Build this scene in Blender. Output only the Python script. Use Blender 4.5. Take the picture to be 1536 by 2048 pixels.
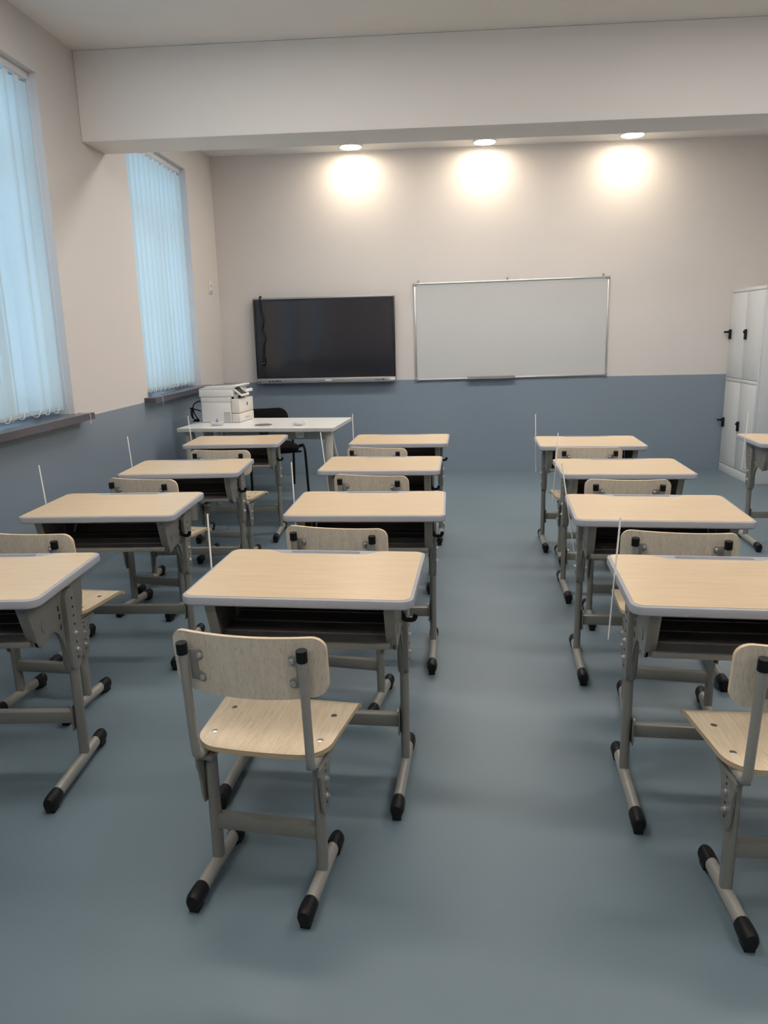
import bpy, bmesh, math, random
from mathutils import Vector, Matrix
random.seed(7)
scene = bpy.context.scene
for o in list(bpy.data.objects):
    bpy.data.objects.remove(o, do_unlink=True)
COL = scene.collection
PI = math.pi

# ---------------------------------------------------------------- camera
F_PX, PITCH, YAW, ROLL, CAM_H = 1509.0, 0.2323, 0.0723, -0.0225, 1.3805
def camera():
    cy, sy = math.cos(YAW), math.sin(YAW)
    r = Vector((cy, sy, 0)); fw = Vector((-sy, cy, 0)); u = Vector((0, 0, 1))
    w = math.cos(PITCH) * fw - math.sin(PITCH) * u
    u2 = math.sin(PITCH) * fw + math.cos(PITCH) * u
    r3 = math.cos(ROLL) * r + math.sin(ROLL) * u2
    u3 = -math.sin(ROLL) * r + math.cos(ROLL) * u2
    cd = bpy.data.cameras.new('camera')
    cd.sensor_fit = 'VERTICAL'; cd.sensor_height = 36.0
    cd.lens = F_PX / 2048.0 * 36.0
    cd.clip_start = 0.05; cd.clip_end = 200
    c = bpy.data.objects.new('camera', cd); COL.objects.link(c)
    m = Matrix((r3, u3, -w)).transposed().to_4x4()
    m.translation = (0, 0, CAM_H)
    c.matrix_world = m
    scene.camera = c
camera()

# ---------------------------------------------------------------- world and exposure
SKY_COL = (0.42, 0.71, 1.0); SKY_STR = 2.1
LAMP_COL = (1.0, 0.84, 0.64); LAMP_STR = 85.0
FILL_COL = (1.0, 0.935, 0.875); FILL_STR = 20.0  # tint and strength of the added fill panels
wd = bpy.data.worlds.new('sky'); scene.world = wd; wd.use_nodes = True
bg = wd.node_tree.nodes['Background']
bg.inputs[0].default_value = (*SKY_COL, 1); bg.inputs[1].default_value = SKY_STR
vs = scene.view_settings
vs.view_transform = 'Standard'; vs.look = 'None'; vs.gamma = 1.0; vs.use_curve_mapping = False
vs.exposure = 0.08
scene.cycles.use_denoising = True
scene.cycles.max_bounces = 6; scene.cycles.diffuse_bounces = 4; scene.cycles.glossy_bounces = 3; scene.cycles.transparent_max_bounces = 10
scene.cycles.use_adaptive_sampling = True; scene.cycles.adaptive_threshold = 0.06; scene.cycles.adaptive_min_samples = 12
scene.cycles.caustics_reflective = False; scene.cycles.caustics_refractive = False
scene.cycles.sample_clamp_indirect = 8.0

# ---------------------------------------------------------------- room numbers (metres)
XL, XR, YB, YR, ZC = -2.114, 3.235, 7.542, -2.2, 3.03
ZW = 0.931
BEAM = (4.783, 5.113, 2.537)
WIN = [(5.46, 6.757), (3.005, 4.303), (0.55, 1.85)]
WZ0, WZ1 = 0.958, 2.770
WALL_T = 0.34

# ---------------------------------------------------------------- materials
MATS = {}
def nodes_of(name):
    m = bpy.data.materials.new(name); m.use_nodes = True
    nt = m.node_tree
    return m, nt, nt.nodes['Principled BSDF']
def N(nt, t, **kw):
    n = nt.nodes.new(t)
    for k, v in kw.items():
        if k.startswith('i_'):
            n.inputs[k[2:].replace('_', ' ')].default_value = v
        else:
            setattr(n, k, v)
    return n
def plain(name, col, rough=0.5, metal=0.0, spec=0.5, var=0.06, scale=40.0, bump=0.0, coat=0.0, stretch=(1, 1, 1)):
    """one paint or plastic: a colour with a little procedural unevenness"""
    if name in MATS: return MATS[name]
    m, nt, b = nodes_of(name)
    tc = N(nt, 'ShaderNodeTexCoord')
    mp = N(nt, 'ShaderNodeMapping'); mp.inputs['Scale'].default_value = stretch
    nt.links.new(tc.outputs['Object'], mp.inputs[0])
    nz = N(nt, 'ShaderNodeTexNoise'); nz.inputs['Scale'].default_value = scale; nz.inputs['Detail'].default_value = 4
    nt.links.new(mp.outputs[0], nz.inputs['Vector'])
    mx = N(nt, 'ShaderNodeMix', data_type='RGBA')
    mx.inputs[6].default_value = (*[c * (1 - var) for c in col], 1)
    mx.inputs[7].default_value = (*[min(1, c * (1 + var)) for c in col], 1)
    nt.links.new(nz.outputs[0], mx.inputs[0]); nt.links.new(mx.outputs[2], b.inputs['Base Color'])
    b.inputs['Roughness'].default_value = rough; b.inputs['Metallic'].default_value = metal
    b.inputs['Specular IOR Level'].default_value = spec
    b.inputs['Coat Weight'].default_value = coat; b.inputs['Coat Roughness'].default_value = 0.15
    if bump:
        bp = N(nt, 'ShaderNodeBump'); bp.inputs['Strength'].default_value = bump; bp.inputs['Distance'].default_value = 0.002
        nt.links.new(nz.outputs[0], bp.inputs['Height']); nt.links.new(bp.outputs[0], b.inputs['Normal'])
    MATS[name] = m
    return m
def wood(name, c1, c2, axis, scale=9.0, stretch=14.0, rough=0.4, detail=6.0, pores=0.25):
    if name in MATS: return MATS[name]
    m, nt, b = nodes_of(name)
    tc = N(nt, 'ShaderNodeTexCoord'); mp = N(nt, 'ShaderNodeMapping')
    s = [stretch] * 3; s[axis] = 1.0
    mp.inputs['Scale'].default_value = s
    oi = N(nt, 'ShaderNodeObjectInfo')
    add = N(nt, 'ShaderNodeVectorMath', operation='ADD')
    mul = N(nt, 'ShaderNodeVectorMath', operation='SCALE'); mul.inputs[0].default_value = (3.1, 5.7, 2.3)
    nt.links.new(oi.outputs['Random'], mul.inputs['Scale'])
    nt.links.new(tc.outputs['Object'], add.inputs[0]); nt.links.new(mul.outputs[0], add.inputs[1])
    nt.links.new(add.outputs[0], mp.inputs[0])
    nz = N(nt, 'ShaderNodeTexNoise'); nz.inputs['Scale'].default_value = scale; nz.inputs['Detail'].default_value = detail; nz.inputs['Roughness'].default_value = 0.65
    nz.inputs['Distortion'].default_value = 0.3
    nt.links.new(mp.outputs[0], nz.inputs['Vector'])
    mp2 = N(nt, 'ShaderNodeMapping'); s2 = [stretch * 7] * 3; s2[axis] = 3.0; mp2.inputs['Scale'].default_value = s2
    nt.links.new(add.outputs[0], mp2.inputs[0])
    n2 = N(nt, 'ShaderNodeTexNoise'); n2.inputs['Scale'].default_value = scale; n2.inputs['Detail'].default_value = 2
    nt.links.new(mp2.outputs[0], n2.inputs['Vector'])
    r = N(nt, 'ShaderNodeValToRGB'); r.color_ramp.elements[0].position = 0.32; r.color_ramp.elements[1].position = 0.68
    r.color_ramp.elements[0].color = (*c2, 1); r.color_ramp.elements[1].color = (*c1, 1)
    nt.links.new(nz.outputs[0], r.inputs[0])
    r2 = N(nt, 'ShaderNodeValToRGB'); r2.color_ramp.elements[0].position = 0.30; r2.color_ramp.elements[1].position = 0.46
    r2.color_ramp.elements[0].color = (1 - pores, 1 - pores, 1 - pores, 1); r2.color_ramp.elements[1].color = (1, 1, 1, 1)
    nt.links.new(n2.outputs[0], r2.inputs[0])
    mx = N(nt, 'ShaderNodeMix', data_type='RGBA', blend_type='MULTIPLY'); mx.inputs[0].default_value = 1.0
    nt.links.new(r.outputs[0], mx.inputs[6]); nt.links.new(r2.outputs[0], mx.inputs[7])
    nt.links.new(mx.outputs[2], b.inputs['Base Color'])
    b.inputs['Roughness'].default_value = rough
    MATS[name] = m
    return m
def plyedge():
    m, nt, b = nodes_of('plywood_layers')
    tc = N(nt, 'ShaderNodeTexCoord')
    w = N(nt, 'ShaderNodeTexWave', wave_type='BANDS', bands_direction='Z'); w.inputs['Scale'].default_value = 75; w.inputs['Distortion'].default_value = 0.4
    nt.links.new(tc.outputs['Object'], w.inputs['Vector'])
    r = N(nt, 'ShaderNodeValToRGB'); r.color_ramp.elements[0].color = (.30, .20, .12, 1); r.color_ramp.elements[1].color = (.72, .56, .36, 1)
    r.color_ramp.elements[0].position = .15; r.color_ramp.elements[1].position = .55
    nt.links.new(w.outputs[0], r.inputs[0]); nt.links.new(r.outputs[0], b.inputs['Base Color'])
    b.inputs['Roughness'].default_value = .6
    MATS['plywood_layers'] = m
    return m
def wall_paint():
    """white emulsion above, blue-grey dado paint below the line; one painted wall"""
    m, nt, b = nodes_of('two_tone_wall_paint')
    tc = N(nt, 'ShaderNodeTexCoord'); sx = N(nt, 'ShaderNodeSeparateXYZ')
    nt.links.new(tc.outputs['Object'], sx.inputs[0])
    gt = N(nt, 'ShaderNodeMath', operation='GREATER_THAN'); gt.inputs[1].default_value = ZW
    nt.links.new(sx.outputs[2], gt.inputs[0])
    nz = N(nt, 'ShaderNodeTexNoise'); nz.inputs['Scale'].default_value = 1.3; nz.inputs['Detail'].default_value = 3
    nt.links.new(tc.outputs['Object'], nz.inputs['Vector'])
    up = N(nt, 'ShaderNodeMix', data_type='RGBA'); up.inputs[6].default_value = (.625, .595, .575, 1); up.inputs[7].default_value = (.655, .625, .605, 1)
    lo = N(nt, 'ShaderNodeMix', data_type='RGBA'); lo.inputs[6].default_value = (.205, .255, .31, 1); lo.inputs[7].default_value = (.22, .275, .33, 1)
    nt.links.new(nz.outputs[0], up.inputs[0]); nt.links.new(nz.outputs[0], lo.inputs[0])
    mx = N(nt, 'ShaderNodeMix', data_type='RGBA')
    nt.links.new(gt.outputs[0], mx.inputs[0]); nt.links.new(lo.outputs[2], mx.inputs[6]); nt.links.new(up.outputs[2], mx.inputs[7])
    nt.links.new(mx.outputs[2], b.inputs['Base Color'])
    rr = N(nt, 'ShaderNodeMapRange'); rr.inputs['To Min'].default_value = .42; rr.inputs['To Max'].default_value = .75
    nt.links.new(gt.outputs[0], rr.inputs[0]); nt.links.new(rr.outputs[0], b.inputs['Roughness'])
    n2 = N(nt, 'ShaderNodeTexNoise'); n2.inputs['Scale'].default_value = 160
    nt.links.new(tc.outputs['Object'], n2.inputs['Vector'])
    bp = N(nt, 'ShaderNodeBump'); bp.inputs['Strength'].default_value = .05; bp.inputs['Distance'].default_value = .001
    nt.links.new(n2.outputs[0], bp.inputs['Height']); nt.links.new(bp.outputs[0], b.inputs['Normal'])
    return m
def floor_mat():
    m, nt, b = nodes_of('blue_grey_vinyl')
    tc = N(nt, 'ShaderNodeTexCoord')
    nz = N(nt, 'ShaderNodeTexNoise'); nz.inputs['Scale'].default_value = 260; nz.inputs['Detail'].default_value = 3
    n2 = N(nt, 'ShaderNodeTexNoise'); n2.inputs['Scale'].default_value = .9; n2.inputs['Detail'].default_value = 3
    nt.links.new(tc.outputs['Object'], nz.inputs['Vector']); nt.links.new(tc.outputs['Object'], n2.inputs['Vector'])
    a = N(nt, 'ShaderNodeMix', data_type='RGBA'); a.inputs[6].default_value = (.142, .200, .238, 1); a.inputs[7].default_value = (.160, .222, .262, 1)
    nt.links.new(nz.outputs[0], a.inputs[0])
    c = N(nt, 'ShaderNodeMix', data_type='RGBA', blend_type='MULTIPLY'); c.inputs[0].default_value = .25
    nt.links.new(a.outputs[2], c.inputs[6]); nt.links.new(n2.outputs[0], c.inputs[7])
    nt.links.new(c.outputs[2], b.inputs['Base Color'])
    rr = N(nt, 'ShaderNodeMapRange'); rr.inputs['To Min'].default_value = .40; rr.inputs['To Max'].default_value = .50; b.inputs['Specular IOR Level'].default_value = .7
    nt.links.new(n2.outputs[0], rr.inputs[0]); nt.links.new(rr.outputs[0], b.inputs['Roughness'])
    bp = N(nt, 'ShaderNodeBump'); bp.inputs['Strength'].default_value = .06; bp.inputs['Distance'].default_value = .001
    nt.links.new(nz.outputs[0], bp.inputs['Height']); nt.links.new(bp.outputs[0], b.inputs['Normal'])
    return m
def glow(name, col, strength):
    m = bpy.data.materials.new(name); m.use_nodes = True; nt = m.node_tree
    nt.nodes.clear()
    e = N(nt, 'ShaderNodeEmission'); e.inputs[0].default_value = (*col, 1); e.inputs[1].default_value = strength
    o = N(nt, 'ShaderNodeOutputMaterial'); nt.links.new(e.outputs[0], o.inputs[0])
    return m
def slat_fabric():
    m = bpy.data.materials.new('sheer_blind_fabric'); m.use_nodes = True; nt = m.node_tree; nt.nodes.clear()
    tc = N(nt, 'ShaderNodeTexCoord')
    nz = N(nt, 'ShaderNodeTexNoise'); nz.inputs['Scale'].default_value = 300
    nt.links.new(tc.outputs['Object'], nz.inputs['Vector'])
    mx = N(nt, 'ShaderNodeMix', data_type='RGBA'); mx.inputs[6].default_value = (.68, .78, .80, 1); mx.inputs[7].default_value = (.76, .86, .87, 1)
    nt.links.new(nz.outputs[0], mx.inputs[0])
    d = N(nt, 'ShaderNodeBsdfDiffuse'); t = N(nt, 'ShaderNodeBsdfTranslucent')
    nt.links.new(mx.outputs[2], d.inputs[0]); nt.links.new(mx.outputs[2], t.inputs[0])
    s = N(nt, 'ShaderNodeMixShader'); s.inputs[0].default_value = .5
    nt.links.new(d.outputs[0], s.inputs[1]); nt.links.new(t.outputs[0], s.inputs[2])
    o = N(nt, 'ShaderNodeOutputMaterial'); nt.links.new(s.outputs[0], o.inputs[0])
    return m
def clear_mat(name, tint, amount):
    m = bpy.data.materials.new(name); m.use_nodes = True; nt = m.node_tree; nt.nodes.clear()
    t = N(nt, 'ShaderNodeBsdfTransparent'); t.inputs[0].default_value = (*tint, 1)
    g = N(nt, 'ShaderNodeBsdfGlossy'); g.inputs['Roughness'].default_value = .05
    lw = N(nt, 'ShaderNodeLayerWeight'); lw.inputs[0].default_value = .35
    ma = N(nt, 'ShaderNodeMath', operation='MULTIPLY_ADD'); ma.inputs[1].default_value = .5; ma.inputs[2].default_value = amount
    nt.links.new(lw.outputs['Fresnel'], ma.inputs[0])
    s = N(nt, 'ShaderNodeMixShader')
    nt.links.new(ma.outputs[0], s.inputs[0]); nt.links.new(t.outputs[0], s.inputs[1]); nt.links.new(g.outputs[0], s.inputs[2])
    o = N(nt, 'ShaderNodeOutputMaterial'); nt.links.new(s.outputs[0], o.inputs[0])
    return m

def milky_mat():
    m = bpy.data.materials.new('milky_clear_plastic'); m.use_nodes = True; nt = m.node_tree; nt.nodes.clear()
    t = N(nt, 'ShaderNodeBsdfTransparent'); t.inputs[0].default_value = (.97, .97, .97, 1)
    d = N(nt, 'ShaderNodeBsdfPrincipled'); d.inputs['Base Color'].default_value = (.82, .82, .80, 1); d.inputs['Roughness'].default_value = .25
    lw = N(nt, 'ShaderNodeLayerWeight'); lw.inputs[0].default_value = .4
    ma = N(nt, 'ShaderNodeMath', operation='MULTIPLY_ADD'); ma.inputs[1].default_value = .5; ma.inputs[2].default_value = .22
    nt.links.new(lw.outputs['Facing'], ma.inputs[0])
    s = N(nt, 'ShaderNodeMixShader')
    nt.links.new(ma.outputs[0], s.inputs[0]); nt.links.new(t.outputs[0], s.inputs[1]); nt.links.new(d.outputs[0], s.inputs[2])
    o = N(nt, 'ShaderNodeOutputMaterial'); nt.links.new(s.outputs[0], o.inputs[0])
    return m

WALL = wall_paint(); FLOOR = floor_mat()
CEIL = plain('ceiling_emulsion', (.88, .855, .83), .85, scale=2, var=.02)
STEEL = plain('grey_powder_coat', (.215, .209, .186), .38, var=.05, scale=120, coat=.15)
TUBE = plain('silver_grey_tube', (.31, .30, .27), .34, var=.04, scale=120, coat=.2)
BLACK = plain('black_plastic', (.006, .006, .007), .5, var=.2, scale=60, spec=.3)
HOLE = plain('punched_hole_dark', (.012, .012, .012), .9, var=.1)
CHROME = plain('zinc_bolt', (.75, .75, .73), .35, metal=1.0, var=.08)
RIM = plain('lavender_grey_edging', (.36, .365, .40), .45, var=.02)
GROOVE = RIM
TRAYM = plain('charcoal_tray', (.15, .145, .145), .5, var=.1)
TRAYRIB = plain('charcoal_rib', (.17, .165, .16), .45, var=.1)
TOPW = wood('maple_laminate', (.70, .535, .345), (.63, .475, .30), 0, scale=5, stretch=9, rough=.30, pores=.05)
SEATW = wood('oak_ply_lengthwise', (.77, .635, .46), (.655, .53, .37), 1, scale=5, stretch=13, rough=.33, pores=.22)
BACKW = wood('oak_ply_upright', (.80, .70, .56), (.68, .585, .455), 2, scale=5, stretch=13, rough=.40, pores=.24)
PLY = plyedge()
PLYB = plain('pale_ply_edge', (.70, .55, .36), .55, var=.12, scale=90)
WHITEP = plain('white_plastic', (.74, .74, .73), .42, var=.02)
OFFW = plain('warm_white_plastic', (.70, .67, .62), .45, var=.02)
TABLEW = plain('white_melamine', (.74, .735, .72), .3, var=.02)
TABLEEDGE = plain('white_table_edge', (.55, .545, .53), .45, var=.02)
TABLELEG = plain('cream_table_steel', (.55, .53, .47), .45, var=.03)
LOCK = plain('light_grey_locker_enamel', (.60, .625, .64), .4, var=.02, scale=6)
LOCKD = plain('locker_slot_shadow_gap', (.10, .10, .10), .8)
SCREEN = plain('black_glass_screen', (.020, .020, .026), .09, spec=.7, var=.05)
BEZEL = plain('black_bezel', (.012, .012, .013), .35)
SILVER = plain('satin_aluminium', (.36, .355, .37), .36, metal=.55, var=.03)
SILVERB = plain('bright_aluminium', (.66, .66, .65), .28, metal=.8, var=.03)
BOARD = plain('whiteboard_enamel', (.53, .54, .54), .22, var=.015, scale=3, spec=.45)
SILLM = plain('dark_slate_sill', (.085, .08, .095), .22, var=.12, scale=14)
FRAMEW = plain('white_upvc', (.75, .75, .75), .35, var=.02)
FABRICB = plain('black_upholstery', (.008, .007, .008), .95, spec=.1, var=.3, scale=300, bump=.3)
CORD = plain('white_cord', (.72, .72, .70), .6)
ROD = plain('white_stick_plastic', (.90, .90, .90), .4, var=.02)
GRILLE = plain('grey_grille', (.40, .40, .41), .6)
BLUEP = plain('blue_plastic_tip', (.10, .22, .62), .4)
STICK = plain('white_paper_sticker', (.78, .78, .77), .6)
SLAT = slat_fabric()
GLASS = clear_mat('window_glass', (.97, .99, 1.0), .02)
CLEARP = milky_mat()
FILL_GLOW = glow('added_fill_glow', FILL_COL, FILL_STR)
LENS = glow('lamp_diffuser_glow', LAMP_COL, LAMP_STR)

# ---------------------------------------------------------------- mesh helpers
def obj(name, bm, mat, parent=None, smooth=True, angle=35):
    me = bpy.data.meshes.new(name)
    bmesh.ops.recalc_face_normals(bm, faces=bm.faces[:])
    bm.to_mesh(me); bm.free()
    for mt in (mat if isinstance(mat, (list, tuple)) else [mat]):
        me.materials.append(mt)
    if smooth:
        me.shade_smooth()
        try: me.set_sharp_from_angle(angle=math.radians(angle))
        except Exception: pass
    o = bpy.data.objects.new(name, me); COL.objects.link(o)
    if parent is not None: o.parent = parent
    return o
def empty(name, label, cat, loc=(0, 0, 0), rz=0.0, group=None):
    o = bpy.data.objects.new(name, None); COL.objects.link(o)
    o.empty_display_size = .1
    o.location = loc; o.rotation_euler = (0, 0, rz)
    return tag(o, label, cat, group)
def tag(o, label=None, cat=None, group=None, kind=None):
    if label: o['label'] = label
    if cat: o['category'] = cat
    if group: o['group'] = group
    if kind: o['kind'] = kind
    return o
def struct(o, label):
    return tag(o, label=label, kind='structure')
def copy_tree(o, parent=None):
    c = o.copy(); COL.objects.link(c)
    if parent is not None: c.parent = parent
    for ch in list(o.children): copy_tree(ch, c)
    return c
def box(bm, x0, x1, y0, y1, z0, z1, bev=0.0, seg=2, mat=0):
    vs_ = [bm.verts.new(p) for p in ((x0, y0, z0), (x1, y0, z0), (x1, y1, z0), (x0, y1, z0), (x0, y0, z1), (x1, y0, z1), (x1, y1, z1), (x0, y1, z1))]
    fs = [bm.faces.new([vs_[i] for i in f]) for f in ((0, 3, 2, 1), (4, 5, 6, 7), (0, 1, 5, 4), (1, 2, 6, 5), (2, 3, 7, 6), (3, 0, 4, 7))]
    for f in fs: f.material_index = mat
    if bev > 0:
        es = list({e for f in fs for e in f.edges})
        bmesh.ops.bevel(bm, geom=es, offset=bev, segments=seg, affect='EDGES', profile=.5)
    return bm
def bx(*a, **k): return box(bmesh.new(), *a, **k)
def prism(pts, axis, a0, a1, bev=0.0, bm=None, mat=0):
    """polygon in the two other axes, extruded along axis between a0 and a1"""
    bm = bm or bmesh.new()
    def P(p, a):
        return {0: (a, p[0], p[1]), 1: (p[0], a, p[1]), 2: (p[0], p[1], a)}[axis]
    A = [bm.verts.new(P(p, a0)) for p in pts]; B = [bm.verts.new(P(p, a1)) for p in pts]
    fs = [bm.faces.new(A), bm.faces.new(B)]
    n = len(pts)
    for i in range(n):
        fs.append(bm.faces.new((A[i], A[(i + 1) % n], B[(i + 1) % n], B[i])))
    for f in fs: f.material_index = mat
    if bev:
        es = [e for f in fs[:2] for e in f.edges]
        bmesh.ops.bevel(bm, geom=list(set(es)), offset=bev, segments=2, affect='EDGES', profile=.5)
    return bm
def tube(pts, rx, ry=None, n=12, bm=None, cap=True, up=None, mat=0):
    """sweep an ellipse along points (rx across, ry along 'up')"""
    bm = bm or bmesh.new(); ry = ry or rx
    pts = [Vector(p) for p in pts]
    rings = []; prev = None
    for i, p in enumerate(pts):
        d = (pts[min(i + 1, len(pts) - 1)] - pts[max(i - 1, 0)]).normalized()
        if prev is None:
            ref = Vector(up) if up else (Vector((0, 0, 1)) if abs(d.z) < .9 else Vector((0, 1, 0)))
        else: ref = prev
        v = (ref - d * ref.dot(d)).normalized(); prev = v
        s = d.cross(v).normalized()
        rings.append([bm.verts.new(p + s * rx * math.cos(2 * PI * k / n) + v * ry * math.sin(2 * PI * k / n)) for k in range(n)])
    for a, b in zip(rings, rings[1:]):
        for k in range(n):
            bm.faces.new((a[k], a[(k + 1) % n], b[(k + 1) % n], b[k])).material_index = mat
    if cap:
        bm.faces.new(rings[0][::-1]).material_index = mat; bm.faces.new(rings[-1]).material_index = mat
    return bm
def lathe(prof, n=24, bm=None, center=(0, 0, 0), axis=2, mat=0):
    """prof: (radius, height) pairs around an axis through center"""
    bm = bm or bmesh.new(); c = Vector(center); rings = []
    for r, h in prof:
        ring = []
        for k in range(n):
            a = 2 * PI * k / n; x, y = r * math.cos(a), r * math.sin(a)
            q = {2: (x, y, h), 1: (x, h, y), 0: (h, x, y)}[axis]
            ring.append(bm.verts.new(c + Vector(q)))
        rings.append(ring)
    for a, b in zip(rings, rings[1:]):
        for k in range(n):
            bm.faces.new((a[k], a[(k + 1) % n], b[(k + 1) % n], b[k])).material_index = mat
    bm.faces.new(rings[0][::-1]).material_index = mat; bm.faces.new(rings[-1]).material_index = mat
    return bm
def arc(cx, cy, r, a0, a1, n):
    return [(cx + r * math.cos(a0 + (a1 - a0) * i / n), cy + r * math.sin(a0 + (a1 - a0) * i / n)) for i in range(n + 1)]
def rrect(x0, x1, y0, y1, r, n=6):
    return (arc(x1 - r, y0 + r, r, -PI / 2, 0, n) + arc(x1 - r, y1 - r, r, 0, PI / 2, n) + arc(x0 + r, y1 - r, r, PI / 2, PI, n) + arc(x0 + r, y0 + r, r, PI, 1.5 * PI, n))
def smooth_path(pts, n=8):
    P = [Vector(p) for p in pts]; P = [P[0] * 2 - P[1]] + P + [P[-1] * 2 - P[-2]]
    out = []
    for i in range(1, len(P) - 2):
        for k in range(n):
            t = k / n
            out.append(.5 * ((2 * P[i]) + (P[i + 1] - P[i - 1]) * t + (2 * P[i - 1] - 5 * P[i] + 4 * P[i + 1] - P[i + 2]) * t * t + (3 * P[i] - P[i - 1] - 3 * P[i + 1] + P[i + 2]) * t ** 3))
    out.append(P[-2])
    return out

# ---------------------------------------------------------------- the room
def wall_sheet(name, ys, zs, solid, x_in, x_out, mat):
    """a wall in the y-z plane with real openings and reveals, one connected mesh"""
    bm = bmesh.new(); V = {}
    def v(x, i, j):
        k = (x, i, j)
        if k not in V: V[k] = bm.verts.new((x, ys[i], zs[j]))
        return V[k]
    ny, nz = len(ys) - 1, len(zs) - 1
    S = lambda i, j: 0 <= i < ny and 0 <= j < nz and solid(i, j)
    for i in range(ny):
        for j in range(nz):
            if not S(i, j): continue
            for x in (x_in, x_out):
                bm.faces.new((v(x, i, j), v(x, i + 1, j), v(x, i + 1, j + 1), v(x, i, j + 1)))
            for (di, dj, a, b) in ((-1, 0, (i, j), (i, j + 1)), (1, 0, (i + 1, j), (i + 1, j + 1)), (0, -1, (i, j), (i + 1, j)), (0, 1, (i, j + 1), (i + 1, j + 1))):
                if not S(i + di, j + dj):
                    bm.faces.new((v(x_in, *a), v(x_in, *b), v(x_out, *b), v(x_out, *a)))
    return obj(name, bm, mat, smooth=False)
ys = sorted([YR - .2, YB + .2] + [y for w in WIN for y in w])
zs = [-.1, WZ0, WZ1, ZC + .15]
opening = lambda i, j: j == 1 and any(abs(ys[i] - w[0]) < 1e-6 for w in WIN)
struct(wall_sheet('wall_left', ys, zs, lambda i, j: not opening(i, j), XL, XL - WALL_T, WALL), 'white window wall with blue-grey painted dado and deep window openings')
struct(obj('wall_back', bx(XL, XR, YB, YB + .2, -.1, ZC + .15), WALL, smooth=False), 'white wall with blue-grey dado behind the screen and whiteboard')
struct(obj('wall_right', bx(XR, XR + .2, YR - .2, YB + .2, -.1, ZC + .15), WALL, smooth=False), 'white wall with blue-grey dado behind the lockers')
struct(obj('wall_rear', bx(XL, XR, YR - .2, YR, -.1, ZC + .15), WALL, smooth=False), 'white wall with blue-grey dado behind the viewer')
struct(obj('floor', bx(XL, XR, YR, YB, -.1, 0), FLOOR, smooth=False), 'smooth blue-grey vinyl floor')
struct(obj('ceiling', bx(XL, XR, YR, YB, ZC, ZC + .15), CEIL, smooth=False), 'plain white ceiling')
struct(obj('ceiling_beam', bx(XL, XR, BEAM[0], BEAM[1], BEAM[2], ZC, bev=.006), CEIL), 'deep white boxed beam crossing the ceiling')

def window(k, y0, y1):
    x0, x1 = XL - .285, XL - .225           # frame depth band
    root = bpy.data.objects.new('window_%d' % k, None); COL.objects.link(root); root.location = (XL - .25, (y0 + y1) / 2, WZ0)
    struct(root, ['tall window beside the screen wall behind a sheer vertical blind', 'tall window in front of the beam behind a sheer vertical blind', 'tall window beside the viewer behind a sheer vertical blind'][k - 1])
    def part(name, bm, mat, par=root, **kw):
        bmesh.ops.translate(bm, verts=bm.verts[:], vec=-root.location)
        return obj(name, bm, mat, par, **kw)
    ym = (y0 + y1) / 2; zt = WZ1 - .52
    f = .06
    part('frame_jamb', bx(x0, x1, y0, y0 + f, WZ0, WZ1, bev=.004), FRAMEW)
    part('frame_jamb', bx(x0, x1, y1 - f, y1, WZ0, WZ1, bev=.004), FRAMEW)
    part('frame_rail', bx(x0, x1, y0 + f, y1 - f, WZ0, WZ0 + f, bev=.004), FRAMEW)
    part('frame_rail', bx(x0, x1, y0 + f, y1 - f, WZ1 - f, WZ1, bev=.004), FRAMEW)
    part('frame_rail', bx(x0, x1, y0 + f, y1 - f, zt, zt + f, bev=.004), FRAMEW)
    part('frame_mullion', bx(x0, x1, ym - f / 2, ym + f / 2, WZ0 + f, zt, bev=.004), FRAMEW)
    xg = (x0 + x1) / 2
    part('pane', bx(xg - .003, xg + .003, y0 + f, ym - f / 2, WZ0 + f, zt), GLASS, smooth=False)
    part('pane', bx(xg - .003, xg + .003, ym + f / 2, y1 - f, WZ0 + f, zt), GLASS, smooth=False)
    part('pane', bx(xg - .003, xg + .003, y0 + f, y1 - f, zt + f, WZ1 - f), GLASS, smooth=False)
    # slate sill with a nose and returned ends in front of the wall
    sill = bmesh.new()
    ov = .075
    pts = [(XL - .225, y0), (XL, y0), (XL, y0 - ov), (XL + .085, y0 - ov), (XL + .085, y1 + ov), (XL, y1 + ov), (XL, y1), (XL - .225, y1)]
    A = [sill.verts.new((x, y, WZ0 - .034)) for x, y in pts]; B = [sill.verts.new((x, y, WZ0 + .004)) for x, y in pts]
    sill.faces.new(A); sill.faces.new(B)
    for i in range(8): sill.faces.new((A[i], A[(i + 1) % 8], B[(i + 1) % 8], B[i]))
    bmesh.ops.bevel(sill, geom=[e for e in sill.edges if abs(e.verts[0].co.z - e.verts[1].co.z) < 1e-5 and e.verts[0].co.z > WZ0 and min(e.verts[0].co.x, e.verts[1].co.x) > XL + .05], offset=.004, segments=2, affect='EDGES')
    part('sill', sill, SILLM)
    return root
for k, (a, b) in enumerate(WIN): window(k + 1, a, b)

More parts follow.
